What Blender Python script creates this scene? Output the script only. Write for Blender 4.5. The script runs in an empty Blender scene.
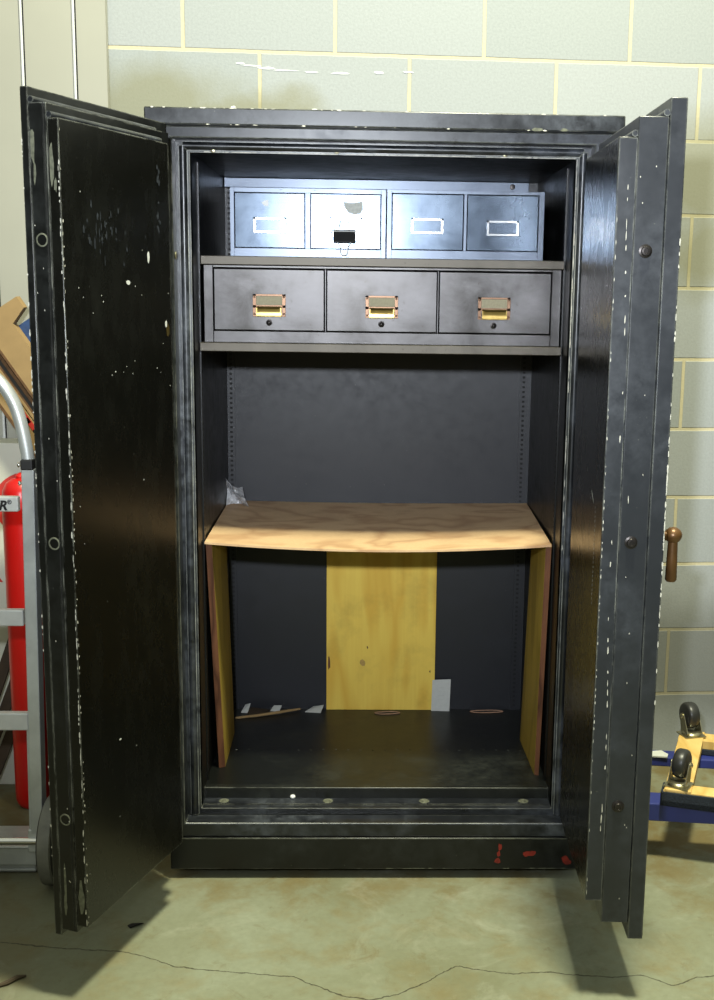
import bpy, math, random
from mathutils import Vector, Matrix
random.seed(7)
C = bpy.context.scene.collection
sc = bpy.context.scene
WORLD = {}          # object -> world location (no rotated parents are used)

# ---------------------------------------------------------------- materials
def nodes(name):
    m = bpy.data.materials.new(name); m.use_nodes = True
    nt = m.node_tree; nt.nodes.clear()
    out = nt.nodes.new('ShaderNodeOutputMaterial'); b = nt.nodes.new('ShaderNodeBsdfPrincipled')
    nt.links.new(b.outputs[0], out.inputs[0])
    return m, nt, b
def N(nt, t, **k):
    n = nt.nodes.new(t)
    for a, v in k.items(): setattr(n, a, v)
    return n
def setv(n, **k):
    for a, v in k.items(): n.inputs[a.replace('_', ' ')].default_value = v
def lin(c):
    return tuple(((x/255)/12.92 if x/255 <= .04045 else (((x/255)+.055)/1.055)**2.4) for x in c) + (1,)
def mix(nt, fac, a, b, bt='MIX'):
    n = N(nt, 'ShaderNodeMix', data_type='RGBA', blend_type=bt)
    for i, v in ((0, fac), (6, a), (7, b)):
        if hasattr(v, 'is_linked') or isinstance(v, bpy.types.NodeSocket): nt.links.new(v, n.inputs[i])
        else: n.inputs[i].default_value = v
    return n.outputs[2]
def math_(nt, op, a, b=None, c=None, clamp=False):
    n = N(nt, 'ShaderNodeMath', operation=op, use_clamp=clamp)
    for i, v in enumerate((a, b, c)):
        if v is None: continue
        if isinstance(v, bpy.types.NodeSocket): nt.links.new(v, n.inputs[i])
        else: n.inputs[i].default_value = v
    return n.outputs[0]
def ramp(nt, src, p0, p1, c0=(0,0,0,1), c1=(1,1,1,1)):
    r = N(nt, 'ShaderNodeValToRGB'); nt.links.new(src, r.inputs[0])
    r.color_ramp.elements[0].position = p0; r.color_ramp.elements[1].position = p1
    r.color_ramp.elements[0].color = c0; r.color_ramp.elements[1].color = c1
    return r.outputs[0]
def noise(nt, vec, scale, detail=4, rough=.55, dist=0):
    n = N(nt, 'ShaderNodeTexNoise'); setv(n, Scale=scale, Detail=detail, Roughness=rough, Distortion=dist)
    if vec is not None: nt.links.new(vec, n.inputs['Vector'])
    return n.outputs[0]
def coords(nt, scale=(1,1,1), kind='Object'):
    tc = N(nt, 'ShaderNodeTexCoord'); mp = N(nt, 'ShaderNodeMapping')
    nt.links.new(tc.outputs[kind], mp.inputs[0]); mp.inputs['Scale'].default_value = scale
    return mp.outputs[0]
def bump(nt, b, h, strength=.3, dist=.002):
    n = N(nt, 'ShaderNodeBump'); setv(n, Strength=strength, Distance=dist)
    nt.links.new(h, n.inputs['Height']); nt.links.new(n.outputs[0], b.inputs['Normal'])

def plain(name, col, rough=.5, metal=0, spec=.5, var=.15, nscale=30, bmp=0, coat=0):
    m, nt, b = nodes(name)
    v = coords(nt); n = noise(nt, v, nscale)
    c = lin(col); d = tuple(x*(1-var*2) for x in c[:3]) + (1,)
    col_ = ramp(nt, n, .3, .7, d, c)
    nt.links.new(col_, b.inputs['Base Color'])
    setv(b, Roughness=rough, Metallic=metal); b.inputs['Specular IOR Level'].default_value = spec
    if coat: b.inputs['Coat Weight'].default_value = coat; b.inputs['Coat Roughness'].default_value = .15
    if bmp: bump(nt, b, n, bmp)
    return m

def black_paint(name, col, dust, rough=.3, edge=True, streak=(1,1,1), dustamt=.5, spec=.5, wearamt=.75):
    """old glossy enamel: dusty film, scratches, paint rubbed off along sharp edges"""
    m, nt, b = nodes(name)
    v = coords(nt, streak)
    big = noise(nt, v, 3.5, 6, .6, .6); mid = noise(nt, v, 26, 6, .7)
    fine = noise(nt, coords(nt, (140, 140, 8)), 1, 3, .5)
    dustm = math_(nt, 'MULTIPLY', ramp(nt, big, .42, .75), ramp(nt, mid, .35, .75))
    dustm = math_(nt, 'MULTIPLY', dustm, dustamt)
    c1 = mix(nt, dustm, lin(col), lin(dust))
    speck = ramp(nt, noise(nt, coords(nt), 160, 2, .5), .77, .80)
    c2 = mix(nt, math_(nt, 'MULTIPLY', speck, .45), c1, lin((120,122,112)))
    if edge:
        bv = N(nt, 'ShaderNodeBevel', samples=4); setv(bv, Radius=.0045)
        g = N(nt, 'ShaderNodeNewGeometry'); dt = N(nt, 'ShaderNodeVectorMath', operation='DOT_PRODUCT')
        nt.links.new(bv.outputs[0], dt.inputs[0]); nt.links.new(g.outputs['True Normal'], dt.inputs[1])
        e = math_(nt, 'SUBTRACT', 1.0, dt.outputs['Value'])
        e = ramp(nt, e, .04, .13)
        wear = ramp(nt, noise(nt, coords(nt), 14, 8, .75), .54-.16*wearamt, .60)
        e = math_(nt, 'MULTIPLY', e, wear)
        c2 = mix(nt, math_(nt, 'MULTIPLY', e, wearamt), c2, lin((150,152,142)))
    nt.links.new(c2, b.inputs['Base Color'])
    rr = math_(nt, 'MULTIPLY_ADD', mid, .14, rough-.05)
    rr = math_(nt, 'MULTIPLY_ADD', dustm, .35, rr, clamp=True)
    nt.links.new(rr, b.inputs['Roughness']); b.inputs['Specular IOR Level'].default_value = spec
    bump(nt, b, big, .05, .003)
    return m

def wood(name, c0, c1, ring=9, stretch=(1,1,1), stain=None, rough=.55):
    m, nt, b = nodes(name)
    v = coords(nt, stretch)
    n = noise(nt, v, 1.6, 3, .5, .3)
    w = math_(nt, 'FRACT', math_(nt, 'MULTIPLY', n, ring))
    w = math_(nt, 'ABSOLUTE', math_(nt, 'SUBTRACT', w, .5))
    w = ramp(nt, w, .0, .33, (0,0,0,1), (1,1,1,1))
    col = mix(nt, w, lin(c0), lin(c1))
    grain = noise(nt, coords(nt, tuple(60*s if s >= 1 else 4 for s in stretch)), 1, 4, .6)
    col = mix(nt, ramp(nt, grain, .35, .75), col, mix(nt, .35, col, lin(c0)))
    bl = noise(nt, coords(nt), 7, 5, .6)
    col = mix(nt, math_(nt, 'MULTIPLY', ramp(nt, bl, .5, .8), .45), col, lin(stain or c0))
    nt.links.new(col, b.inputs['Base Color']); setv(b, Roughness=rough); b.inputs['Specular IOR Level'].default_value = .3
    bump(nt, b, grain, .1, .001)
    return m

def steel(name, c0, c1, rough, metal, spots=0):
    m, nt, b = nodes(name)
    v = coords(nt)
    n = noise(nt, v, 9, 6, .6, .4); g = noise(nt, coords(nt, (3, 3, 160)), 3, 3, .5)
    col = mix(nt, ramp(nt, n, .3, .7), lin(c0), lin(c1))
    if spots:
        s = ramp(nt, noise(nt, v, 90, 3, .6), .66, .74)
        col = mix(nt, math_(nt, 'MULTIPLY', s, spots), col, lin((50,44,38)))
    nt.links.new(col, b.inputs['Base Color'])
    nt.links.new(math_(nt, 'MULTIPLY_ADD', n, .25, rough-.12), b.inputs['Roughness']); setv(b, Metallic=metal)
    bump(nt, b, g, .04, .001)
    return m

MAT = {}
MAT['black'] = black_paint('black_enamel', (12,13,12), (62,65,64), .30, spec=.4)
MAT['black_panel'] = black_paint('black_enamel_panel', (11,11,8), (50,52,46), .24, streak=(1,1,.5), dustamt=.3, spec=.35)
MAT['jamb'] = black_paint('dusty_black_enamel', (16,18,20), (112,118,128), .28, dustamt=.8, wearamt=1.0)
MAT['edge_face_lit'] = black_paint('flash_lit_black_enamel', (34,37,42), (86,91,99), .34, dustamt=.55)  # black enamel lightened: flash light on the right door put into the colour
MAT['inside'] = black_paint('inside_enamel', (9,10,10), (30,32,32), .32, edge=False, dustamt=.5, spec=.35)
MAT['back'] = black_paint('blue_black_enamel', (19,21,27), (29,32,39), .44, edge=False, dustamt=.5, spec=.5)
MAT['sill'] = black_paint('worn_sill_enamel', (14,16,14), (72,76,70), .34, dustamt=.6, wearamt=1.0, spec=.4)
MAT['hole_shade'] = plain('dark_slot_and_shade', (6,6,7), .8, var=.1)  # also used for the painted shade line beside the sheet ribs
MAT['chip'] = plain('bare_chipped_primer', (205,202,188), .7, var=.12, nscale=300)
MAT['scrape'] = plain('scraped_grey_green_primer', (108,110,92), .7, var=.3, nscale=120)
MAT['red_paint'] = plain('old_red_paint', (142,34,20), .55, var=.3, nscale=60)
MAT['index_shell'] = steel('grey_steel_shell', (66,72,82), (86,93,104), .32, .7)
MAT['index_drawer'] = steel('blue_grey_steel', (50,58,68), (70,79,90), .25, .8)
MAT['bare_steel'] = steel('bare_gunmetal', (46,44,42), (92,90,90), .38, .8, .6)
MAT['plate'] = steel('worn_brown_steel', (58,54,47), (92,87,79), .46, .7, .8)
MAT['chrome'] = plain('chrome', (225,225,225), .18, 1, var=.05)
MAT['brass'] = steel('worn_brass', (112,90,46), (166,146,86), .3, .9)
MAT['copper'] = steel('coppered_frame', (84,62,48), (124,98,78), .38, .85)
MAT['dark_metal'] = plain('dark_metal', (66,62,60), .35, .8)
MAT['card'] = plain('yellowed_card', (158,150,122), .7, var=.12, nscale=200)
MAT['white_card'] = plain('white_card', (205,206,204), .6, var=.05, nscale=200)
MAT['residue'] = plain('torn_paper_residue', (196,198,190), .85, var=.15, nscale=150)
MAT['ply_top'] = wood('pine_plywood', (176,140,104), (204,172,132), 6, (2.0, 3.0, 1), (140,108,84), .5)
MAT['ply_edge'] = wood('plywood_edge', (120,84,48), (186,150,98), 5, (1,1,8))
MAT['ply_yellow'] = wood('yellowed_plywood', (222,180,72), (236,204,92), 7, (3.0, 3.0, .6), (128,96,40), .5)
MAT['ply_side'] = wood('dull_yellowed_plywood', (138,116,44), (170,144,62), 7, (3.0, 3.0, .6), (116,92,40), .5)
MAT['ply_dark_edge'] = wood('dark_plywood_edge', (64,36,22), (104,66,44), 5, (6,6,1), None, .6)
MAT['paper'] = plain('paper', (196,198,192), .8, var=.04, nscale=90)
MAT['black_rubber'] = plain('black_rubber', (28,28,28), .5, var=.1)
MAT['wheel_gray'] = plain('grey_rubber', (118,118,108), .6, var=.15)
MAT['caster_rubber'] = plain('caster_rubber', (44,44,42), .38, var=.15)
MAT['aluminium'] = steel('cast_aluminium', (176,180,180), (206,210,208), .42, .55)
MAT['bright_alu'] = plain('satin_aluminium', (206,208,204), .45, .25, var=.06)
MAT['red_cyl'] = plain('red_enamel', (190,12,10), .32, var=.06, nscale=6)
MAT['white_box'] = plain('white_carton', (205,205,190), .7, var=.05, nscale=8)
MAT['red_print'] = plain('red_print', (200,52,44), .6, var=.05)
MAT['blue_print'] = plain('blue_print', (40,70,116), .6, var=.25, nscale=40)
MAT['cardboard'] = plain('cardboard', (158,130,86), .8, var=.1, nscale=14)
MAT['cardboard_edge'] = plain('cardboard_edge', (108,78,48), .9, var=.25, nscale=60)
MAT['board'] = plain('weathered_board', (70,56,40), .8, var=.3, nscale=12)
MAT['blue_steel'] = plain('blue_painted_steel', (44,54,124), .45, var=.12, nscale=10)
MAT['dolly_wood'] = wood('pale_dolly_wood', (196,160,88), (220,188,120), 6, (4, 1, 1), None, .6)
MAT['navy_carpet'] = plain('navy_carpet', (40,48,60), .95, var=.35, nscale=260, bmp=.6)
MAT['zinc'] = plain('zinc_plate', (178,172,142), .3, .9, var=.15)
MAT['black_text'] = plain('black_print', (14,14,14), .5)
MAT['leaf'] = plain('dark_scrap', (24,22,18), .8)
MAT['twig'] = plain('brown_twig', (78,66,48), .8)
MAT['tan_wire'] = plain('tan_rubber', (176,138,112), .6)
MAT['handle_bronze'] = steel('worn_bronze', (74,50,26), (112,80,44), .36, .4)
MAT['sheet_metal'] = plain('beige_sheet_steel', (164,163,150), .5, var=.05, nscale=2.5)
MAT['bead_highlight'] = plain('pale_bead_highlight', (214,216,212), .35, var=.03)  # rib highlight put into the pale colour
MAT['white_paint'] = plain('white_paint_smear', (236,238,236), .6, var=.03)

MAT['scuff_glare'] = plain('scuffed_enamel_glare', (50,54,58), .42, var=.3, nscale=80)  # bluish scuffs with the flash glare put into their colour
m, nt, b = nodes('clear_plastic'); MAT['plastic'] = m
setv(b, Roughness=.12); b.inputs['Base Color'].default_value = (.95,.96,.98,1)
b.inputs['Transmission Weight'].default_value = .35; b.inputs['IOR'].default_value = 1.45; b.inputs['Alpha'].default_value = .5
bump(nt, b, noise(nt, coords(nt), 40, 4), .9, .01)

# concrete block wall
m, nt, b = nodes('concrete_block_wall'); MAT['block'] = m
tc = N(nt, 'ShaderNodeTexCoord'); sp = N(nt, 'ShaderNodeSeparateXYZ'); cb = N(nt, 'ShaderNodeCombineXYZ')
nt.links.new(tc.outputs['Object'], sp.inputs[0])
wob = noise(nt, tc.outputs['Object'], 9, 4)
nt.links.new(math_(nt, 'MULTIPLY_ADD', wob, .004, math_(nt, 'ADD', sp.outputs[0], .4064*20-.002)), cb.inputs[0])
nt.links.new(math_(nt, 'MULTIPLY_ADD', wob, .004, math_(nt, 'ADD', sp.outputs[2], .2032*21-.002)), cb.inputs[1])
bk = N(nt, 'ShaderNodeTexBrick', offset=.5, offset_frequency=2, squash=1)
setv(bk, Scale=1.0, Mortar_Size=.0058, Mortar_Smooth=.35, Bias=0.0, Brick_Width=.4064, Row_Height=.2032)
bk.inputs['Color1'].default_value = lin((165,169,170)); bk.inputs['Color2'].default_value = lin((157,162,162)); bk.inputs['Mortar'].default_value = lin((202,193,162))
nt.links.new(cb.outputs[0], bk.inputs['Vector'])
gr = noise(nt, tc.outputs['Object'], 150, 3, .7); lg = noise(nt, tc.outputs['Object'], 2.4, 5, .6)
c = mix(nt, ramp(nt, gr, .3, .7), mix(nt, .16, bk.outputs[0], lin((70,72,66))), bk.outputs[0])
def spot(cx, cz, r, sx=1):
    v = N(nt, 'ShaderNodeCombineXYZ'); nt.links.new(math_(nt, 'MULTIPLY', math_(nt, 'SUBTRACT', sp.outputs[0], cx), sx), v.inputs[0]); nt.links.new(math_(nt, 'SUBTRACT', sp.outputs[2], cz), v.inputs[1])
    l = N(nt, 'ShaderNodeVectorMath', operation='LENGTH'); nt.links.new(v.outputs[0], l.inputs[0])
    w = math_(nt, 'MULTIPLY_ADD', lg, .25, -.12)
    return math_(nt, 'SUBTRACT', 1, math_(nt, 'DIVIDE', math_(nt, 'ADD', l.outputs['Value'], w), r), clamp=True)
st = None
for a in ((-.10, 1.885, .16, .45), (1.46, 1.73, .20, .7), (1.47, 1.52, .17, 1.0), (.08, 1.86, .10, .3)):
    s_ = spot(*a); st = s_ if st is None else math_(nt, 'MAXIMUM', st, s_)
fac = math_(nt, 'MULTIPLY', ramp(nt, st, .05, .6), .62)
c = mix(nt, fac, c, lin((126,123,90)))
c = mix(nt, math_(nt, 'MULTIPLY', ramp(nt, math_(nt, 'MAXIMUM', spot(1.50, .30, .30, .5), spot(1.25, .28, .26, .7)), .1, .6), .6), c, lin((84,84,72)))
nt.links.new(c, b.inputs['Base Color']); setv(b, Roughness=.92); b.inputs['Specular IOR Level'].default_value = .15
hh = math_(nt, 'MULTIPLY_ADD', gr, .25, math_(nt, 'SUBTRACT', 1, bk.outputs['Fac']))
bump(nt, b, hh, .5, .004)

# floor
m, nt, b = nodes('stained_concrete_floor'); MAT['floor'] = m
tc = N(nt, 'ShaderNodeTexCoord'); o = tc.outputs['Object']
sp = N(nt, 'ShaderNodeSeparateXYZ'); nt.links.new(o, sp.inputs[0])
n1 = noise(nt, o, 1.9, 8, .62, .5); n2 = noise(nt, o, 7.5, 8, .65, .3); n3 = noise(nt, o, 60, 4, .6)
c = mix(nt, ramp(nt, n1, .35, .68), lin((120,122,96)), lin((142,148,128)))
c = mix(nt, math_(nt, 'MULTIPLY', ramp(nt, n2, .48, .72), .7), c, lin((126,114,76)))
c = mix(nt, math_(nt, 'MULTIPLY', ramp(nt, noise(nt, o, 4.2, 9, .7, 1.2), .55, .70), .55), c, lin((160,163,144)))
c = mix(nt, math_(nt, 'MULTIPLY', ramp(nt, noise(nt, o, 11, 9, .75, .8), .56, .70), .45), c, lin((104,88,50)))
c = mix(nt, math_(nt, 'MULTIPLY', ramp(nt, noise(nt, o, 26, 6, .7, .3), .62, .72), .35), c, lin((90,82,56)))
# older brown soiling close to the safe and the wall
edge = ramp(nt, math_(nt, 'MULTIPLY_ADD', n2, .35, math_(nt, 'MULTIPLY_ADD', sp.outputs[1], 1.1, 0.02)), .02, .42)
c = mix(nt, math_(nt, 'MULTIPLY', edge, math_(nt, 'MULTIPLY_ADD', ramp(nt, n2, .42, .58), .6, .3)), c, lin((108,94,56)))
edge2 = ramp(nt, math_(nt, 'MULTIPLY_ADD', n1, .5, math_(nt, 'MULTIPLY', sp.outputs[0], -1.6)), .45, 1.0)  # floor tone darkens towards the left
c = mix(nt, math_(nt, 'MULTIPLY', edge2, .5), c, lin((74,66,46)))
c = mix(nt, math_(nt, 'MULTIPLY', ramp(nt, n3, .3, .7), .18), c, lin((84,80,60)))
CR = [(-.60,-.27),(-.418,-.286),(-.284,-.310),(-.132,-.327),(-.086,-.347),(-.019,-.385),(.110,-.408),(.224,-.422),(.275,-.456),(.330,-.492),(.388,-.506),(.44,-.487),(.501,-.443),(.536,-.407),(.567,-.384),(.628,-.404),(.669,-.415),(.751,-.408),(.816,-.420),(.890,-.429),(.950,-.420),(1.007,-.461),(1.063,-.430),(1.20,-.41),(1.40,-.44)]
X0, X1, Y0, Y1 = -.6, 1.4, -.6, -.2
fc = N(nt, 'ShaderNodeFloatCurve'); cv = fc.mapping.curves[0]
pts = [((x-X0)/(X1-X0), (y-Y0)/(Y1-Y0)) for x, y in CR]
cv.points[0].location = pts[0]; cv.points[1].location = pts[-1]
for p_ in pts[1:-1]: cv.points.new(*p_)
for p_ in cv.points: p_.handle_type = 'VECTOR'
fc.mapping.update()
xw = math_(nt, 'MULTIPLY_ADD', n3, .012, sp.outputs[0])
nt.links.new(math_(nt, 'DIVIDE', math_(nt, 'SUBTRACT', xw, X0), X1-X0, clamp=True), fc.inputs['Value'])
yc = math_(nt, 'MULTIPLY_ADD', fc.outputs[0], (Y1-Y0), Y0)
jit = math_(nt, 'MULTIPLY_ADD', noise(nt, o, 38, 4, .6), .016, -.008)
dd = math_(nt, 'ABSOLUTE', math_(nt, 'ADD', math_(nt, 'SUBTRACT', sp.outputs[1], yc), jit))
wdt = math_(nt, 'MULTIPLY_ADD', n2, .0040, .0002)
ck = math_(nt, 'SUBTRACT', 1, math_(nt, 'DIVIDE', dd, wdt), clamp=True)
c = mix(nt, math_(nt, 'MULTIPLY', ramp(nt, ck, .0, .5), .8), c, lin((48,44,32)))
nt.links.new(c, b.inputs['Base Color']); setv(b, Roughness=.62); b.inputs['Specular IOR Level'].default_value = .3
bump(nt, b, math_(nt, 'SUBTRACT', math_(nt, 'MULTIPLY', n2, .3), ck), .25, .004)

# ---------------------------------------------------------------- mesh helpers
class MB:
    def __init__(s): s.v = []; s.f = []; s.m = []
    def add(s, vs, fs, mi=0):
        o = len(s.v); s.v += [Vector(p) for p in vs]; s.f += [tuple(i+o for i in f) for f in fs]; s.m += [mi]*len(fs); return s
    def hexa(s, p, mi=0):      # p: 4 bottom (ccw from above) + 4 top
        return s.add(p, [(3,2,1,0),(4,5,6,7),(0,1,5,4),(1,2,6,5),(2,3,7,6),(3,0,4,7)], mi)
    def box(s, x0, x1, y0, y1, z0, z1, mi=0):
        return s.hexa([(x0,y0,z0),(x1,y0,z0),(x1,y1,z0),(x0,y1,z0),(x0,y0,z1),(x1,y0,z1),(x1,y1,z1),(x0,y1,z1)], mi)
    def obox(s, fn, a0, a1, t0, t1, z0, z1, mi=0):   # box in a local frame fn(a,t,z)
        return s.hexa([fn(a0,t0,z0),fn(a1,t0,z0),fn(a1,t1,z0),fn(a0,t1,z0),fn(a0,t0,z1),fn(a1,t0,z1),fn(a1,t1,z1),fn(a0,t1,z1)], mi)
    def tube(s, path, r, n=12, mi=0, cap=True, closed=False):
        path = [Vector(p) for p in path]; k = len(path); rs = r if isinstance(r, (list, tuple)) else [r]*k
        o = len(s.v); up = None
        for i, p in enumerate(path):
            if closed: t = (path[(i+1) % k]-path[i-1]).normalized()
            else: t = (path[min(i+1, k-1)]-path[max(i-1, 0)]).normalized()
            if up is None:
                up = t.orthogonal().normalized()
            up = (up - t*up.dot(t)).normalized(); w = t.cross(up)
            for j in range(n):
                a = 2*math.pi*j/n; s.v.append(p+(up*math.cos(a)+w*math.sin(a))*rs[i])
        for i in range(k if closed else k-1):
            i2 = (i+1) % k
            for j in range(n):
                s.f.append((o+i*n+j, o+i*n+(j+1) % n, o+i2*n+(j+1) % n, o+i2*n+j)); s.m.append(mi)
        if cap and not closed:
            s.f.append(tuple(o+j for j in reversed(range(n)))); s.f.append(tuple(o+(k-1)*n+j for j in range(n))); s.m += [mi, mi]
        return s
    def lathe(s, c, axis, prof, n=28, mi=0):         # prof: (distance along axis, radius)
        axis = Vector(axis).normalized(); c = Vector(c)
        return s.tube2([c+axis*d for d, r in prof], [max(r, 1e-4) for d, r in prof], axis, n, mi)
    def tube2(s, path, rs, axis, n, mi):
        up = axis.orthogonal().normalized(); w = axis.cross(up); o = len(s.v); k = len(path)
        for p, r in zip(path, rs):
            for j in range(n):
                a = 2*math.pi*j/n; s.v.append(p+(up*math.cos(a)+w*math.sin(a))*r)
        for i in range(k-1):
            for j in range(n):
                s.f.append((o+i*n+j, o+i*n+(j+1) % n, o+(i+1)*n+(j+1) % n, o+(i+1)*n+j)); s.m.append(mi)
        s.f.append(tuple(o+j for j in reversed(range(n)))); s.f.append(tuple(o+(k-1)*n+j for j in range(n))); s.m += [mi, mi]
        return s
    def prism(s, poly, d, mi=0):                     # poly: list of 3D points, extruded by vector d
        n = len(poly); d = Vector(d); p2 = [Vector(p)+d for p in poly]
        return s.add(list(poly)+p2, [tuple(reversed(range(n))), tuple(range(n, 2*n))]+[(i, (i+1) % n, n+(i+1) % n, n+i) for i in range(n)], mi)
    def blob(s, c, u, v, w, h, mi, off=None, k=7):   # small irregular flake lying on a surface
        c = Vector(c); u = Vector(u).normalized(); v = Vector(v).normalized(); nn = u.cross(v)
        if off is not None: nn = Vector(off).normalized()
        pts = []
        for j in range(k):
            a = 2*math.pi*j/k; r = random.uniform(.55, 1)
            pts.append(c+u*math.cos(a)*w*.5*r+v*math.sin(a)*h*.5*r+nn*(.0006+.00001*(len(s.f)%40)))
        if (pts[1]-pts[0]).cross(pts[2]-pts[1]).dot(nn) < 0: pts.reverse()
        return s.add(pts, [tuple(range(k))], mi)
    def build(s, name, mats, parent=None, bevel=0, smooth=False, rot=None):
        if not isinstance(mats, (list, tuple)): mats = [mats]
        lo = Vector([min(p[i] for p in s.v) for i in range(3)]); hi = Vector([max(p[i] for p in s.v) for i in range(3)])
        org = Vector(((lo.x+hi.x)/2, (lo.y+hi.y)/2, lo.z)) if rot is None else Vector(rot[0])
        vs = [p-org for p in s.v]
        me = bpy.data.meshes.new(name); me.from_pydata(vs, [], s.f)
        for mm in mats: me.materials.append(MAT[mm] if isinstance(mm, str) else mm)
        for p_, mi in zip(me.polygons, s.m): p_.material_index = mi
        me.validate(); me.update()
        if smooth:
            for p_ in me.polygons: p_.use_smooth = True
            me.set_sharp_from_angle(angle=math.radians(40))
        o = bpy.data.objects.new(name, me); C.objects.link(o)
        WORLD[o] = org
        if parent is not None: o.parent = parent; o.location = org-WORLD[parent]
        else: o.location = org
        if bevel:
            bm_ = o.modifiers.new('bevel', 'BEVEL'); bm_.width = bevel; bm_.segments = 2; bm_.limit_method = 'ANGLE'; bm_.angle_limit = math.radians(40)
        return o
def thing(name, label, cat, loc, group=None):
    o = bpy.data.objects.new(name, None); C.objects.link(o); o.location = loc; WORLD[o] = Vector(loc)
    o.empty_display_size = .05
    return tag(o, label, cat, group)
def tag(o, label, cat, group=None):
    o['label'] = label; o['category'] = cat
    if group: o['group'] = group
    return o
def text(name, body, size, loc, rotz, mat, parent, bold=.0, shear=0.0, align='RIGHT'):
    cu = bpy.data.curves.new(name, 'FONT'); cu.body = body; cu.size = size; cu.extrude = .0006; cu.offset = bold; cu.shear = shear; cu.align_x = align
    t = bpy.data.objects.new(name, cu); C.objects.link(t)
    dg = bpy.context.evaluated_depsgraph_get(); me = bpy.data.meshes.new_from_object(t.evaluated_get(dg))
    bpy.data.objects.remove(t); bpy.data.curves.remove(cu)
    R = Matrix.Rotation(rotz, 4, 'Z') @ Matrix.Rotation(math.pi/2, 4, 'X')
    me.transform(R); me.materials.clear(); me.materials.append(MAT[mat]); me.name = name
    o = bpy.data.objects.new(name, me); C.objects.link(o); WORLD[o] = Vector(loc); o.parent = parent; o.location = Vector(loc)-WORLD[parent]
    return o
XV, YV, ZV = Vector((1,0,0)), Vector((0,1,0)), Vector((0,0,1))

# ---------------------------------------------------------------- setting
WA = .0574; WY = .7377
fl = MB(); fl.box(-3.5, 4.2, -5.5, 2.0, -.12, 0)
f = fl.build('floor', 'floor', rot=((0,0,0),)); f['kind'] = 'structure'
ORG = Vector((-.1419*math.cos(WA), WY-.1419*math.sin(WA), 2.0165-.2032*10))
w = MB(); w.box(-3.4, 4.2, 0, .2, -.1, 3.6, 0)
# white paint smears left on the blocks above the safe
LZ = lambda z: z-ORG.z
for (x, z, sx, sz) in ((.03,1.985,.035,.007),(.06,1.980,.07,.005),(.10,1.974,.06,.009),(.15,1.970,.09,.004),(.22,1.968,.05,.005),(.30,1.967,.06,.007),(.405,1.972,.035,.008),(.485,1.975,.035,.006),
                    (-.045,1.78,.012,.05),(.01,1.872,.02,.006),(.09,1.868,.06,.004),(.23,1.871,.022,.006)):
    w.blob((x-ORG.x-.02, -.0004, LZ(z)), XV, ZV, sx, sz, 1, off=(0,-1,0), k=9)
wo = w.build('wall_back', ['block', 'white_paint'], rot=((0,0,0),)); wo['kind'] = 'structure'
wo.location = ORG; wo.rotation_euler = (0, 0, WA)
# beige ribbed sheet steel standing in front of the block wall at the left
s_ = MB(); s_.box(-2.2, -.333, .665, .69, 0, 2.9)
for x in (-.645, -.552, -.4165, -.78, -.90, -1.04, -1.2, -1.4, -1.6, -1.8, -2.0):
    s_.tube([(x, .664, .0), (x, .664, 2.9)], .0040, 10, 1)
    s_.box(x+.0045, x+.0070, .6615, .667, 0, 2.9, 2)  # dark strip painted as the shadow line of the rib
o = s_.build('wall_left', ['sheet_metal', 'bead_highlight', 'hole_shade'], bevel=0, smooth=True); o['kind'] = 'structure'

# ---------------------------------------------------------------- the safe cabinet
XL, XR, ZB, ZT = -.1035, .8965, .0255, 1.762      # outer body
D = .6827
x0l, x0r, z0b, z0t = -.062, .8493, .140, 1.7064
x1l, x1r, z1b, z1t = -.030, .8170, .1561, 1.6805
z2b = .182
safe = thing('steel_safe_cabinet', 'tall black steel safe cabinet with both thick doors standing open against the block wall', 'cabinet', (.4, .3, 0))
g = MB()
# outer shell as solid walls around the inside space
g.box(XL, x1l, .05, D, ZB+.06, ZT-.03); g.box(x1r, XR, .05, D, ZB+.06, ZT-.03)
g.box(XL, XR, .05, D, z1t, ZT-.031)
g.box(XL, XR, D, D+.028, ZB+.06, ZT-.03)
g.build('body', 'inside', safe)
g = MB(); g.box(XL, XR, .11, D, .09, z2b)
for i in range(24):      # row of rivet heads across the cabinet bottom
    x = .02+i*.033
    g.lathe((x, .36+.003*math.sin(i), z2b), ZV, [(0,.0028),(.0008,.0022),(.0012,.0005)], 8, 0)
g.build('inside_bottom', 'sill', safe)
g = MB(); g.box(x1l, x1r, D-.003, D+.001, z2b, z1t); g.build('back_panel', 'back', safe)
# stepped door frame: outer face at y=0, first step at .05, second at .11
def ring(mb, ax0, ax1, az0, az1, bx0, bx1, bz0, bz1, y0, y1):
    P = []
    for y in (y0, y1):
        P += [(ax0,y,az0),(ax1,y,az0),(ax1,y,az1),(ax0,y,az1),(bx0,y,bz0),(bx1,y,bz0),(bx1,y,bz1),(bx0,y,bz1)]
    F = []
    for k in range(4):
        n_ = (k+1) % 4
        F += [(k, n_, 4+n_, 4+k), (8+n_, 8+k, 12+k, 12+n_), (n_, k, 8+k, 8+n_), (4+k, 4+n_, 12+n_, 12+k)]
    mb.add(P, F)
g = MB(); ring(g, XL, XR, .1056, ZT-.032, x0l, x0r, z0b, z0t, 0, .0495)
g.build('outer_frame', 'jamb', safe, bevel=.004, smooth=True)
g = MB(); ring(g, XL+.003, XR-.003, .1056, z0t+.01, x1l, x1r, z1b, z1t, .0495, .075)
for p_ in ([(x0l+.017,.0485,z0b+.002),(x0l+.017,.0485,z0t-.012)], [(x0r-.017,.0485,z0b+.002),(x0r-.017,.0485,z0t-.012)], [(x0l+.017,.0485,z0t-.012),(x0r-.017,.0485,z0t-.012)]): g.tube(p_, .0085, 14)
g.box(x0l-.004, x0r+.004, .07, .112, .10, z1b)
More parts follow.
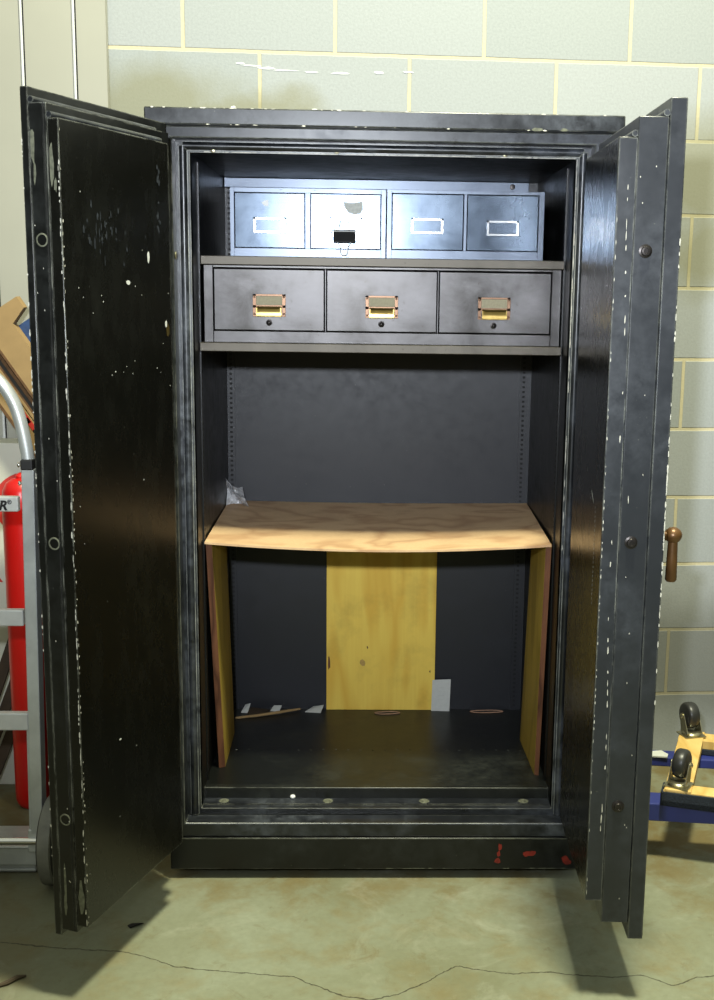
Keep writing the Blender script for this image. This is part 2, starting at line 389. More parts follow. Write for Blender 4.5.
for x in (.019, .273, .509, .754):
    g.lathe((x, .092, z1b), ZV, [(0,.0125),(.001,.012),(.0012,.0095),(.0004,.009)], 20, 2); g.lathe((x, .092, z1b), ZV, [(0,.006),(.0016,.005),(.002,.002)], 14, 2)
def worn_line(g, p0, p1, off, wd, mi, dens=.8, lo=.006, hi=.03):
    p0, p1 = Vector(p0), Vector(p1); L_ = (p1-p0).length; u_ = (p1-p0)/L_; w_ = Vector(off).cross(u_); d_ = 0
    while d_ < L_:
        k_ = random.uniform(lo, hi)
        if random.random() < dens: g.blob(p0+u_*(d_+k_/2), u_, w_, k_*1.5, random.uniform(.5, 1)*wd, mi, off=off, k=8)
        d_ += k_
worn_line(g, (x1l+.03,.0493,z1t+.0018), (x1r,.0493,z1t+.0018), (0,-1,0), .0026, 1, .85)
worn_line(g, (x1r+.0018,.0493,1.20), (x1r+.0018,.0493,z1t), (0,-1,0), .0026, 1, .9)
worn_line(g, (x1r+.0018,.0493,.8), (x1r+.0018,.0493,1.2), (0,-1,0), .002, 1, .3)
worn_line(g, (x1l-.0018,.0493,.95), (x1l-.0018,.0493,z1t), (0,-1,0), .0016, 2, .7)
worn_line(g, (x1l,.0693,z1b-.002), (x1r,.0693,z1b-.002), (0,-1,0), .002, 2, .8)
g.build('inner_frame', ['jamb', 'chip', 'scrape'], safe, bevel=.003, smooth=True)
g = MB(); g.box(x1l-.002, x1r+.002, .1085, .125, .12, z2b+.002); g.build('inner_sill', 'sill', safe, bevel=.002, smooth=True)
for (x, z) in ((.02,z0t-.02),(.29,z0t-.018),(.66,z0t-.018)):
    MB().lathe((x, .0495, z), -YV, [(0,.006),(.002,.0055),(.003,.002)], 12).build('frame_screw', 'zinc', safe, smooth=True)
g = MB(); g.lathe((-.0615, .026, 1.46), XV, [(0,.009),(.002,.008),(.003,.004)], 14); g.build('frame_screw', 'zinc', safe, smooth=True)
# cornice
g = MB(); g.box(-.1135, .9065, -.03, .0, 1.7295, 1.7646); g.box(-.1135, .9065, 0, D+.02, 1.728, 1.7646)
for i in range(40):
    x = random.uniform(-.10, .89); g.blob((x, -.0302, random.choice((1.7635, 1.7303))), XV, ZV, random.uniform(.003, .014), random.uniform(.001, .004), 1, off=(0,-1,0))
for (x, sx) in ((.72,.03),(.775,.018)): g.blob((x, -.0302, 1.7325), XV, ZV, sx, .009, 2, off=(0,-1,0), k=9)
g.build('cornice', ['jamb', 'chip', 'scrape'], safe, bevel=.003, smooth=True)
# plinth
g = MB(); g.box(XL+.006, XR-.006, -.006, .60, ZB, .1056)
for (x, z, a, c_) in ((.688,.084,.012,.022),(.686,.066,.010,.02),(.684,.048,.020,.018),(.757,.066,.030,.020),(.768,.067,.018,.016),(.846,.052,.022,.024),(.852,.045,.02,.018)):
    g.blob((x, -.0064, z), XV, ZV, a, c_, 1, off=(0,-1,0), k=9)
x = XL+.01
while x < XR-.02:
    k_ = random.uniform(.01, .05); g.blob((x+k_/2, -.0064, .1043), XV, ZV, k_*1.5, .0022, 2, off=(0,-1,0), k=8); x += k_
for i in range(26):
    g.blob((random.uniform(.42, .85), -.0064, ZB+.003), XV, ZV, random.uniform(.004,.02), .003, 2, off=(0,-1,0))
g.build('plinth', ['black', 'red_paint', 'scrape'], safe, bevel=.002, smooth=True)
for x in (-.07, .845):
    for y in (.060, .55):
        MB().lathe((x, y, 0), ZV, [(0,.016),(.006,.018),(.02,.015),(.03,.015)], 18).build('foot', 'dark_metal', safe, smooth=True)
# slotted shelf standards on back and side walls
def standard(x, y, z0, z1, side, mat='back'):
    g = MB()
    if side == 'back':
        g.box(x-.010, x+.010, y-.004, y, z0, z1)
        z = z0+.012
        while z < z1-.008: g.add([(x-.0035,y-.0044,z),(x+.0035,y-.0044,z),(x+.0035,y-.0044,z+.006),(x-.0035,y-.0044,z+.006)], [(0,1,2,3)], 1); z += .0135
    else:
        s = 1 if side == 'left' else -1
        g.box(min(x, x+s*.003), max(x, x+s*.003), y-.010, y+.010, z0, z1)
        z = z0+.012
        while z < z1-.008:
            p = [(x+s*.0034,y-.003,z),(x+s*.0034,y+.003,z),(x+s*.0034,y+.003,z+.006),(x+s*.0034,y-.003,z+.006)]
            if s > 0: p = p
            else: p = list(reversed(p))
            g.add(p, [(0,1,2,3)], 1); z += .0135
    g.build('shelf_standard', [mat, 'hole_shade'], safe)
standard(-.019, D-.003, z2b, z1t-.01, 'back'); standard(.796, D-.003, z2b, z1t-.01, 'back')
standard(x1l, .165, z2b, z1t-.01, 'left', 'inside'); standard(x1r, .165, z2b, z1t-.01, 'right', 'inside')
g = MB(); g.box(-.028, .79, D-.030, D-.006, 1.655, 1.6795); g.lathe((.745, D-.030, 1.668), -YV, [(0,.008),(.002,.007),(.0025,.002)], 12, 1)  # pale steel strip standing in for flash glare across the back panel's top
g.build('back_glare_strip', ['index_shell', 'dark_metal'], safe, bevel=.001)

# doors -------------------------------------------------------------------
def door_frame(ex, ey, dx, dy, nx, ny):
    return lambda a, t, z: Vector((ex+a*dx+t*nx, ey+a*dy+t*ny, z))
la, ra = .3337, -.0216
Lf = door_frame(-.2422, -.4931, math.sin(la), math.cos(la), math.cos(la), -math.sin(la))
Rf = door_frame(.9165, -.5168, -math.sin(ra), math.cos(ra), -math.cos(ra), -math.sin(ra))
def vec(fn, a, t): return (fn(a, t, 0)-fn(0, 0, 0)).normalized()

def make_door(fn, layers, chips_edge, side, label=None):
    A = vec(fn, 1, 0); T = vec(fn, 0, 1)
    (t1, i1), (t2, top2, bot2, g2), (t3, top3, bot3, g3) = layers
    zt, zb = 1.7306, .1371
    W = .489
    g = MB(); g.obox(fn, 0, W, 0, t1, zb, zt)
    nE = -A
    if side == 'L':
        for (t, z, sx, sz) in ((.009,1.655,.014,.05),(.010,1.62,.010,.06),(.011,1.59,.008,.03)): pass
    for z, s2 in chips_edge:
        g.blob(fn(0, .0012, z), T, ZV, random.uniform(.0015,.004), s2, 1, off=nE)
    dr = g.build('door', ['edge_face_lit' if side == 'R' else 'black', 'chip'], safe, bevel=.002, smooth=True)
    if label: dr['label'] = label
    # middle layer with boltwork
    g = MB(); g.obox(fn, g2, .435, t1, t2, bot2, top2)
    if side == 'L':
        for (t, z, sx, sz) in ((.022,1.635,.012,.085),(.024,1.585,.007,.05),(.028,.245,.008,.15),(.027,.20,.008,.06)):
            g.blob(fn(g2, t, z), T, ZV, sx, sz, 2, off=nE, k=10)
        g.obox(fn, g2-.0004, g2, .044, .0455, bot2, top2, 3)
    else:
        g.blob(fn(g2, .07, 1.02), T, ZV, .002, .02, 1, off=nE)
    for i in range(12):
        g.blob(fn(g2, random.uniform(t1+.003, t2-.002), random.uniform(bot2, top2)), T, ZV, .0022, .004, 1, off=nE)
    g.build('boltwork_case', ['edge_face_lit' if side == 'R' else 'black', 'chip', 'scrape', 'hole_shade'], dr, bevel=.002, smooth=True)
    # inner plate
    g = MB(); g.obox(fn, g3, .390, t2, t3, bot3, top3)
    z = bot3+.01
    while z < top3-.01:
        if side == 'L':
            p = .40 if z > .8 else .6
            if random.random() < p: g.blob(fn(g3, t3-random.uniform(.0005,.003), z), T, ZV, random.uniform(.0012,.0036), random.uniform(.006,.022), 1, off=nE)
            if random.random() < .4: g.blob(fn(g3+random.uniform(.0005,.004), t3, z), A, ZV, random.uniform(.001,.004), random.uniform(.003,.01), 1, off=T)
        z += .011
    if side == 'L':
        for (t, z, sx, sz) in ((t2+.008,1.60,.010,.09),(t2+.014,1.565,.008,.03),(t2+.011,.225,.016,.09)): g.blob(fn(g3, t, z), T, ZV, sx, sz, 2, off=nE, k=10)
        for i in range(26):
            g.blob(fn(random.uniform(.0, .38), t3, random.choice((random.uniform(.2,1.66), random.uniform(1.2,1.5)))), A, ZV, random.uniform(.0015,.0045), random.uniform(.0015,.004), 3, off=T)
        for i in range(34):
            g.blob(fn(random.gauss(.14,.05), t3, random.gauss(1.49,.022)), A+Vector((0,0,random.uniform(-.5,.5))), ZV, random.uniform(.002,.010), random.uniform(.004,.028), 5, off=T)
        for i in range(14):
            g.blob(fn(.345+random.uniform(-.006,.006), t3, random.uniform(1.50,1.63)), A, ZV, .008, random.uniform(.006,.02), 5, off=T)
        g.blob(fn(.372, t3, 1.308), A, ZV, .02, .036, 4, off=T, k=9); g.blob(fn(.365, t3, 1.318), A, ZV, .012, .02, 3, off=T)
        for (a, z, sx, sz) in ((.14, .50, .012, .006),(.22,1.40,.02,.012),(.30,1.45,.012,.03)): g.blob(fn(a, t3, z), A, ZV, sx, sz, 3, off=T)
    else:
        for (z0_, z1_, dens) in ((1.62,1.30,.55),(1.30,.98,.45),(.98,.62,.9),(.62,.35,.6)):
            z = z0_
            while z > z1_:
                if random.random() < dens*.7:
                    g.blob(fn(.0045, t2+.010+.004*math.sin(z*9), z), T, ZV, random.uniform(.0015,.0036), random.uniform(.005,.026), 1, off=nE)
                z -= .021
        for z in [bot3+.02+i*.013 for i in range(100) if random.random() < .45]:
            g.blob(fn(.0045, t3-.002, z), T, ZV, random.uniform(.001,.0025), random.uniform(.004,.012), 1, off=nE)
        for i in range(22):     # long scratches on the plate itself
            g.blob(fn(.08+random.uniform(-.002,.002), t3, .99-i*.009), A, ZV, .004, .008, 3, off=T)
        g.blob(fn(.12, t3, 1.005), A, Vector((0,0,1))+A*1.5, .008, .05, 3, off=T)
    g.build('inner_plate', ['edge_face_lit' if side == 'R' else 'black_panel', 'chip', 'scrape', 'residue', 'brass', 'scuff_glare'] if side == 'L' else ['black_panel', 'chip', 'scrape', 'residue'], dr, bevel=.0015, smooth=True)
    return dr, A, T
dl, AL, TL = make_door(Lf, ((.0155, 0), (.0505, 1.703, .150, .001), (.0734, 1.677, .163, .002)),
    [(random.uniform(.3, 1.68), random.uniform(.003, .010)) for i in range(30)]+[(random.uniform(1.15, 1.36), .012) for i in range(10)], 'L')
dr_, AR, TR = make_door(Rf, ((.0300, 0), (.0835, 1.699, .170, .004), (.1164, 1.664, .215, .008)),
    [(random.choice((random.uniform(.62, 1.2), random.uniform(.85, 1.1), random.uniform(1.0,1.5))), random.uniform(.003, .02)) for i in range(60)], 'R')
# make the free-edge strip of the right inner plate the flash-lit tone painted on the rest of the edge
g = MB(); g.obox(Rf, .0046, .0078, .084, .1160, .217, 1.662); g.build('lit_edge_strip', 'edge_face_lit', dr_)
for z in (1.468, .938, .415):       # round locking bolts
    g = MB(); g.lathe(Rf(.005, .061, z), -AR, [(0,.0125),(.002,.012),(.003,.0085),(.007,.0085),(.0085,.0075),(.0088,.0045),(.0078,.004)], 24); g.build('locking_bolt', 'dark_metal', dr_, smooth=True)
for z in (1.471, .925, .382):
    g = MB(); g.lathe(Lf(.002, .033, z), -AL, [(0,.0125),(.0015,.012),(.0018,.0095),(.0004,.009)], 20, 0); g.lathe(Lf(.002, .033, z), -AL, [(0.0,.0085),(.0009,.008)], 16, 1)
    g.build('bolt_socket', ['scrape', 'black'], dl, smooth=True)
for fn, p_, rails in ((Lf, dl, ((.0200,1.7085,.001,.43),(.0545,1.6825,.002,.388))), (Rf, dr_, ((.0345,1.7050,.004,.43),(.0880,1.6700,.008,.388)))):
    for (t_, z_, a0_, a1_) in rails:
        g = MB(); g.tube([fn(a0_, t_, z_), fn(a1_, t_, z_)], .0062, 12); g.build('top_moulding', 'jamb', p_, smooth=True)
# lever handle on the outside of the right door
hc = Rf(.115, -.043, .930)
g = MB(); g.tube([Rf(.115, 0, .928), hc], [.011, .009], 16)
g.lathe(hc-ZV*.016, ZV, [(.0,.002),(.002,.008),(.006,.0135),(.013,.017),(.019,.0175),(.026,.0145),(.031,.008),(.033,.001)], 24)
g.tube([hc-ZV*.008, hc-ZV*.045, hc-ZV*.088, hc-ZV*.092], [.0095,.0105,.0115,.009], 18)
o = g.build('lever_handle', 'handle_bronze', dr_, smooth=True); o['label'] = 'brown bronze lever handle with a ball head'
# hinges
for fn, p_ in ((Lf, dl), (Rf, dr_)):
    for z in (.22, 1.58):
        c_ = fn(.4895, -.006, z)
        MB().tube([c_, c_+ZV*.1], .009, 14).build('hinge', 'black', p_, smooth=True)

# ---------------------------------------------------------------- drawer cabinet (three drawers)
dc = thing('drawer_cabinet', 'long gunmetal steel cabinet with three brass-handled drawers fixed high inside the safe', 'drawer cabinet', (.395, .38, 1.246))
g = MB(); g.box(-.0235, .8140, .14, D-.006, 1.4435, 1.4635); 
g.build('top_plate', 'plate', dc, bevel=.0015)
g = MB(); g.box(-.0280, .8140, .14, D-.006, 1.2460, 1.2660); g.build('bottom_plate', 'plate', dc, bevel=.0015)
g = MB()
g.box(-.0196, .0015, .16, D-.01, 1.266, 1.4435); g.box(.7895, .8110, .16, D-.01, 1.266, 1.4435)
g.box(.0015, .7895, .162, D-.01, 1.266, 1.2925); g.box(.0015, .7895, .160, D-.01, 1.4375, 1.4435)
g.box(.2600, .2635, .163, D-.01, 1.2925, 1.4375); g.box(.5222, .5257, .163, D-.01, 1.2925, 1.4375)
g.box(.0015, .7895, D-.02, D-.01, 1.2925, 1.4375)
g.build('case', 'bare_steel', dc, bevel=.001)
for i, (xa, xb) in enumerate(((.0040, .2585), (.2650, .5208), (.5270, .7872))):
    g = MB(); g.box(xa, xb, .160, .172, 1.2950, 1.4345); g.box(xa+.004, xb-.004, .17, .60, 1.298, 1.41)
    dw = g.build('drawer', 'bare_steel', dc, bevel=.0012)
    cx = (.1313, .3928, .6555)[i]; z0 = 1.3265
    g = MB(); w2 = .038     # riveted card holder frame
    g.box(cx-w2, cx+w2, .1575, .160, z0+.047, z0+.0515); g.box(cx-w2, cx+w2, .1575, .160, z0+.020, z0+.0265)
    g.box(cx-w2, cx-w2+.008, .1575, .160, z0, z0+.0515); g.box(cx+w2-.008, cx+w2, .1575, .160, z0, z0+.0515)
    for sx in (-1, 1):
        for zz in (.006, .045): g.lathe((cx+sx*(w2-.004), .1575, z0+zz), -YV, [(0,.0028),(.0012,.002),(.0015,.0006)], 10)
    g.build('card_holder', 'copper', dw, bevel=.0005)
    g = MB(); g.box(cx-w2+.008, cx+w2-.008, .159, .1598, z0+.0265, z0+.047); g.build('label_card', 'card', dw)
    # cup pull
    g = MB(); pr = []
    for k in range(7):
        a = math.pi/2*k/6; pr.append((.0016+.0155*math.sin(a), .0045+.0195*math.cos(a)))
    for k in range(6):
        (y0, h0), (y1, h1) = pr[k], pr[k+1]
        for xa_, xb_ in ((cx-.029, cx+.029),):
            g.hexa([(xa_,.160-y0,z0+h0-.002),(xb_,.160-y0,z0+h0-.002),(xb_,.160-y0,z0+h0),(xa_,.160-y0,z0+h0),
                    (xa_,.160-y1,z0+h1-.002),(xb_,.160-y1,z0+h1-.002),(xb_,.160-y1,z0+h1),(xa_,.160-y1,z0+h1)])
    for sx in (-.029, .0265): g.box(cx+sx, cx+sx+.0025, .1435, .160, z0+.002, z0+.0205)
    g.box(cx-.029, cx+.029, .1435, .1460, z0+.001, z0+.0065)
    g.box(cx-.029, cx+.029, .1585, .1600, z0+.0005, z0+.019)
    g.build('drawer_pull', 'brass', dw, smooth=True)
    g = MB(); g.lathe((cx-.0005, .160, 1.3125), -YV, [(0,.0075),(.002,.0072),(.0025,.005),(.006,.0045),(.008,.002)], 18); g.build('lock_button', 'dark_metal', dw, smooth=True)

# ---------------------------------------------------------------- card index boxes
def index_box(name, label, x0, x1, zt, ds, extras):
    t = thing(name, label, 'card index box', ((x0+x1)/2, .42, 1.4635), 'card index boxes on the top plate')
    yb = .62; z0 = 1.4635; F = .25
    g = MB()
    g.box(x0, ds[0][0]-.0015, F, yb, z0, zt); g.box(ds[1][1]+.0015, x1, F, yb, z0, zt)
    g.box(ds[0][0]-.0015, ds[1][1]+.0015, F, yb, ds[0][3]+.0015, zt); g.box(ds[0][0]-.0015, ds[1][1]+.0015, F, yb, z0, ds[0][2]-.0015)
    g.box(ds[0][1]+.0015, ds[1][0]-.0015, F, yb, ds[0][2]-.0015, ds[0][3]+.0015); g.box(x0+.005, x1-.005, yb-.006, yb-.001, z0+.004, zt-.004)
    for x in (x0+.12, x0+.20): g.lathe((x, F, zt-.004), -YV, [(0,.0016),(.0006,.001)], 8, 1)
    g.build('shell', ['index_shell', 'dark_metal'], t, bevel=.001)
    for (a, b_, c_, d_), (hx, hz) in zip(ds, extras):
        g = MB(); g.box(a, b_, F+.0015, F+.010, c_, d_); g.box(a+.003, b_-.003, F+.01, yb-.02, c_+.003, d_-.02)
        dw = g.build('drawer', 'index_drawer', t, bevel=.001)
        g = MB(); w2, h2 = .0385, .0180; yy = F+.0015
        g.box(hx-w2, hx+w2, yy-.003, yy, hz+h2-.0055, hz+h2); g.box(hx-w2, hx+w2, yy-.0045, yy, hz-h2, hz-h2+.0055)
        g.box(hx-w2, hx-w2+.006, yy-.003, yy, hz-h2, hz+h2); g.box(hx+w2-.006, hx+w2, yy-.003, yy, hz-h2, hz+h2)
        g.build('label_holder', 'chrome', dw, bevel=.0007)
        g = MB(); g.box(hx-w2+.006, hx+w2-.006, yy-.0008, yy, hz-h2+.0055, hz+h2-.0055); g.build('label_card', 'index_drawer', dw)
    return t
ba = index_box('card_index_box', 'grey steel card index box with a black binder clip, left of the two boxes', .0327, .4010, 1.6242,
    [(.0438,.2085,1.4862,1.6120),(.2237,.3885,1.4862,1.6120)], [(.1261,1.5381),(.3057,1.5410)])
bb = index_box('card_index_box', 'plain grey steel card index box with no clip, right of the two boxes', .4035, .7780, 1.6250,
    [(.4163,.5850,1.4870,1.6155),(.5950,.7637,1.4870,1.6155)], [(.4998,1.5420),(.6800,1.5395)])
g = MB()
g.add([(.3005,.2508,1.5950),(.318,.2508,1.5925),(.331,.2508,1.5935),(.3450,.2508,1.5960),(.3462,.2508,1.578),(.340,.2508,1.568),(.326,.2508,1.5655),(.312,.2508,1.5705),(.302,.2508,1.5845)], [tuple(reversed(range(9)))], 0)
sc_ = g.build('torn_label', 'residue', ba); sc_['label'] = 'torn paper label remains'
g = MB(); g.blob((.1176,.2515,1.5897), XV, ZV, .022, .019, 0, off=(0,-1,0), k=6); g.build('sticker', 'white_paint', ba)
# binder clip
bc = thing('binder_clip', 'black binder clip with wire handles clipped on the second index drawer from left', 'binder clip', (.302, .246, 1.4978))
g = MB(); g.prism([(.2770,.2500,1.5300),(.2770,.2465,1.5310),(.2770,.2300,1.5010),(.2770,.2500,1.4985)], (.0520,0,0)); g.build('clip_body', 'black_rubber', bc, bevel=.001)
g = MB(); g.tube([(.290,.2460,1.532),(.2935,.2462,1.549),(.2965,.2465,1.5585),(.3085,.2465,1.5585),(.3120,.2462,1.549),(.316,.2460,1.532)], .0012, 8)
g.build('wire_handle', 'bright_alu', bc, smooth=True)
g = MB(); g.tube([(.286,.234,1.502),(.2935,.2340,1.490),(.2945,.2345,1.476),(.298,.235,1.471),(.307,.235,1.471),(.3105,.2345,1.476),(.3115,.234,1.490),(.319,.234,1.502)], .0012, 8)
g.build('wire_handle', 'bright_alu', bc, smooth=True)
g = MB(); g.tube([(.270,.2440,1.5245),(.278,.2440,1.5270),(.328,.2440,1.5270),(.336,.2440,1.5245)], .0018, 8); g.build('clip_pin', 'bright_alu', bc, smooth=True)

# ---------------------------------------------------------------- plywood table inside
NX, NY = 28, 12; g = MB(); top = []
def ply(u, v):
    xf0, xf1, xb0, xb1 = -.0245, .8080, -.0285, .8150
    x = (xf0+(xf1-xf0)*u)*(1-v)+(xb0+(xb1-xb0)*u)*v
    y = .138+.54*v
    zf = .7935-.0165*math.sin(math.pi*u)**.9*1.0
    zb_ = .799-.004*math.sin(math.pi*u)
    return Vector((x, y, zf+(zb_-zf)*v))
vs = []
for dz in (0, -.005):
    for j in range(NY+1):
        for i in range(NX+1):
            p_ = ply(i/NX, j/NY); vs.append((p_.x, p_.y, p_.z+dz))
k0 = (NX+1)*(NY+1); idx = lambda i, j, l: l*k0+j*(NX+1)+i
fs = []; fe = []
for j in range(NY):
    for i in range(NX):
        fs.append((idx(i,j,0), idx(i+1,j,0), idx(i+1,j+1,0), idx(i,j+1,0))); fs.append((idx(i,j,1), idx(i,j+1,1), idx(i+1,j+1,1), idx(i+1,j,1)))
for i in range(NX): fe += [(idx(i,0,1), idx(i+1,0,1), idx(i+1,0,0), idx(i,0,0)), (idx(i+1,NY,1), idx(i,NY,1), idx(i,NY,0), idx(i+1,NY,0))]
for j in range(NY): fe += [(idx(0,j+1,1), idx(0,j,1), idx(0,j,0), idx(0,j+1,0)), (idx(NX,j,1), idx(NX,j+1,1), idx(NX,j+1,0), idx(NX,j,0))]
g.add(vs, fs, 0); o_ = len(g.v); g.f += fe; g.m += [1]*len(fe)
o = g.build('plywood_shelf', ['ply_top', 'ply_top'], smooth=True); tag(o, 'sagging pale plywood board lying as a shelf across the safe', 'shelf')

def leaning(name, label, TFo, TFi, BFo, BFi, TBi, BBi):
    TFo, TFi, BFo, BFi, TBi, BBi = map(Vector, (TFo, TFi, BFo, BFi, TBi, BBi))
    TBo = TBi+(TFo-TFi); BBo = BBi+(BFo-BFi)
    g = MB(); P = [BFo, BFi, BBi, BBo, TFo, TFi, TBi, TBo]
    sgn = (BFi-BFo).x
    faces = [(3,2,1,0),(4,5,6,7),(0,1,5,4),(1,2,6,5),(2,3,7,6),(3,0,4,7)]
    if sgn < 0: faces = [tuple(reversed(f_)) for f_ in faces]
    g.add(P, faces[:2]+faces[3:], 0); o_ = len(g.v)-8; g.f.append(tuple(i+o_ for i in faces[2])); g.m.append(1)
    o = g.build(name, ['ply_side', 'ply_dark_edge'], bevel=.0006)
    return tag(o, label, 'plywood board')
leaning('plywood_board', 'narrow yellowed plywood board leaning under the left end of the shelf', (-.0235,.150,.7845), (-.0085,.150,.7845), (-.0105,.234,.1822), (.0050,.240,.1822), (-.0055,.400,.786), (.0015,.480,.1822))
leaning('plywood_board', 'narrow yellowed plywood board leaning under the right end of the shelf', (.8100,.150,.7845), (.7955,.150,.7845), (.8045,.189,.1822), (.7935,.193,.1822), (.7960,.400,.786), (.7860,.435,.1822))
MAT['knot'] = plain('pale_knot', (196,160,84), .6, var=.2, nscale=90)
g = MB(); g.box(.2475, .5625, .6705, .6775, .1822, .785)
g.blob((.352, .6704, .325), XV, ZV, .022, .026, 1, off=(0,-1,0), k=8); g.blob((.255, .6704, .325), XV, ZV, .010, .05, 2, off=(0,-1,0), k=9)
for (x, z) in ((.366,.372),(.548,.30)): g.blob((x, .6703, z), XV, ZV, .005, .010, 2, off=(0,-1,0), k=8)
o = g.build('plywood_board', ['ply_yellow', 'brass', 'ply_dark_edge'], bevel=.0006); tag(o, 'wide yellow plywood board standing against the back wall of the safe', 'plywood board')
# swap a softer knot colour in place of brass
o.data.materials[1] = MAT['knot']

# small loose things in the safe
g = MB(); g.hexa([(.5535,.662,.1824),(.6065,.660,.1824),(.6068,.661,.1824),(.5538,.663,.1824),(.5560,.6690,.2745),(.6095,.6690,.2770),(.6095,.6698,.2770),(.5560,.6698,.2745)])
for k in range(5): g.blob((.582, .6645-.0006, .205+k*.012), XV, ZV, .03, .0012, 1, off=(0,-1,.1), k=6)
tag(g.build('paper_slip', ['paper', 'residue']), 'white paper slip propped upright beside the yellow back panel', 'paper')
g = MB(); g.tube([(-.008,.590,.1855),(.05,.605,.1870),(.11,.630,.1880),(.172,.657,.1890)], [.0035,.004,.0045,.003], 8)
tag(g.build('wood_splinter', 'cardboard', smooth=True), 'long thin wood splinter lying in the back left corner of the safe', 'splinter')
def scrap(name, label, cat, pts, z, mat, group=None):
    g = MB(); g.prism([(x, y, z+dz) for x, y, dz in pts], (0, 0, .0012)); return tag(g.build(name, mat), label, cat, group)
scrap('paper_scrap', 'white paper scrap on the safe bottom just left of the yellow back panel', 'paper', [(.186,.648,0),(.232,.640,0),(.240,.668,.014),(.210,.672,.008)], .1826, 'paper')
scrap('paper_scrap', 'pale torn scrap at the back wall beyond the thin wood splinter', 'paper', [(.085,.655,0),(.112,.650,0),(.118,.668,.012),(.095,.672,.01)], .1826, 'paper')
scrap('paper_scrap', 'pale torn scrap in the back left corner beside the plywood', 'paper', [(.002,.642,0),(.022,.636,0),(.028,.662,.02),(.012,.668,.014)], .1826, 'paper')
scrap('bark_flake', 'dark brown flake beside the wood splinter in the safe corner', 'debris', [(.02,.628,0),(.075,.622,0),(.085,.650,.004),(.03,.662,.008)], .1828, 'board')
def loop(label, cx, cy, rx, ry):
    g = MB(); n = 20
    g.tube([(cx+rx*math.cos(6.2832*k/n), cy+ry*math.sin(6.2832*k/n)*(1+.2*math.sin(12.56*k/n)), .1842) for k in range(n)], .0015, 6, closed=True)
    tag(g.build('rubber_band', 'tan_wire', smooth=True), label, 'rubber band')
loop('tan rubber band lying on the safe bottom below the yellow back panel', .425, .640, .036, .010)
loop('tan rubber band lying on the safe bottom right of the paper slip', .715, .655, .048, .010)
g = MB(); g.lathe((.186, .133, .1835+.0005), ZV, [(0,.002),(.0015,.005),(.005,.0065),(.0085,.005),(.010,.001)], 16)
g.v = [p+Vector((0,-.009,-.0005)) for p in g.v]
g.v = [p+Vector((0,-.018,.1561-.1835)) for p in g.v]
tag(g.build('white_bead', 'white_paint', smooth=True), 'tiny white bead lying on the front sill of the safe', 'bead')
g = MB()        # crumpled clear bag
n = 9; vs = []
for j in range(n):
    for i in range(n):
        u, v = i/(n-1), j/(n-1)
        x = -.026+.062*u*(1-.25*v)-.006*v; z = .8000+.064*v*(1-.1*u)+.012*math.sin(3*u+2*v)*v; y = .598+.028*math.sin(4*u+3*v)+random.uniform(-.006,.006)+.01*v
        vs.append((x, y, max(z, .8000)))
g.add(vs, [(j*n+i, j*n+i+1, (j+1)*n+i+1, (j+1)*n+i) for j in range(n-1) for i in range(n-1)])
o = g.build('plastic_bag', 'plastic', smooth=False); so = o.modifiers.new('thick', 'SOLIDIFY'); so.thickness = .0015; tag(o, 'small crumpled clear plastic bag on the back left of the plywood shelf', 'bag')

# bits on the floor
g = MB(); g.prism([(-.158,-.222,.0008),(-.150,-.232,.0008),(-.136,-.224,.004),(-.124,-.214,.002),(-.136,-.212,.0008),(-.150,-.213,.0008)], (0,0,.002)); tag(g.build('dead_leaf', 'leaf'), 'small black leaf scrap on the floor beside the open left door', 'leaf')
g = MB(); g.tube([(-.375,-.462,.004),(-.355,-.449,.005),(-.340,-.430,.005),(-.325,-.420,.003)], [.003,.0055,.0055,.002], 8); tag(g.build('twig', 'twig', smooth=True), 'short brown twig on the floor at the lower left', 'twig')

# ---------------------------------------------------------------- hand truck
ht = thing('hand_truck', 'aluminium hand truck with a black wheel standing left of the safe', 'hand truck', (-.56, .0, 0))
XRr, XRl = -.411, -.80          # rails
def rail(x, dx):
    g = MB(); g.hexa([(x-.014,-.005,.09),(x+.014,-.005,.09),(x+.014,.035,.09),(x-.014,.035,.09),(x-.014+dx,-.005,.985),(x+.014+dx,-.005,.985),(x+.014+dx,.035,.985),(x-.014+dx,.035,.985)])
    g.hexa([(x-.019,.0,.1),(x-.014,.0,.1),(x-.014,.03,.1),(x-.019,.03,.1),(x-.019+dx*.3,.0,.385),(x-.014+dx*.3,.0,.385),(x-.014+dx*.3,.03,.385),(x-.019+dx*.3,.03,.385)])
    g.build('rail', 'aluminium', ht, bevel=.002)
rail(XRr, .015); rail(XRl, .0)
for z, h in ((.8900, .034), (.6240, .038), (.3730, .042)):
    g = MB(); g.box(XRl+.01, XRr-.008, -.0075, .0125, z, z+h); g.build('crossbar', 'bright_alu', ht, bevel=.003)
text('lettering', 'ER', .0300, (-.4445, -.0078, .8945), 0, 'black_text', ht, .0010, .25)
text('registered_mark', '\u00ae', .0130, (-.4330, -.0078, .9080), 0, 'black_text', ht, .0002)
g = MB(); arc = [(-.3985,.015,1.0),(-.4010,.015,1.03),(-.4100,.015,1.085),(-.4220,.015,1.130),(-.4440,.015,1.170),(-.475,.015,1.200),(-.52,.015,1.222),(-.60,.015,1.232),(-.69,.015,1.222),(-.74,.015,1.200),(-.78,.015,1.15),(-.80,.015,1.08),(-.80,.015,1.0)]
def smooth_path(p, it=2):
    p = [Vector(q) for q in p]
    for _ in range(it):
        q = [p[0]]
        for a, b_ in zip(p[:-1], p[1:]): q += [a*.75+b_*.25, a*.25+b_*.75]
        p = q+[p[-1]]
    return p
g.tube(smooth_path(arc), .0145, 18); g.build('handle_loop', 'aluminium', ht, smooth=True)
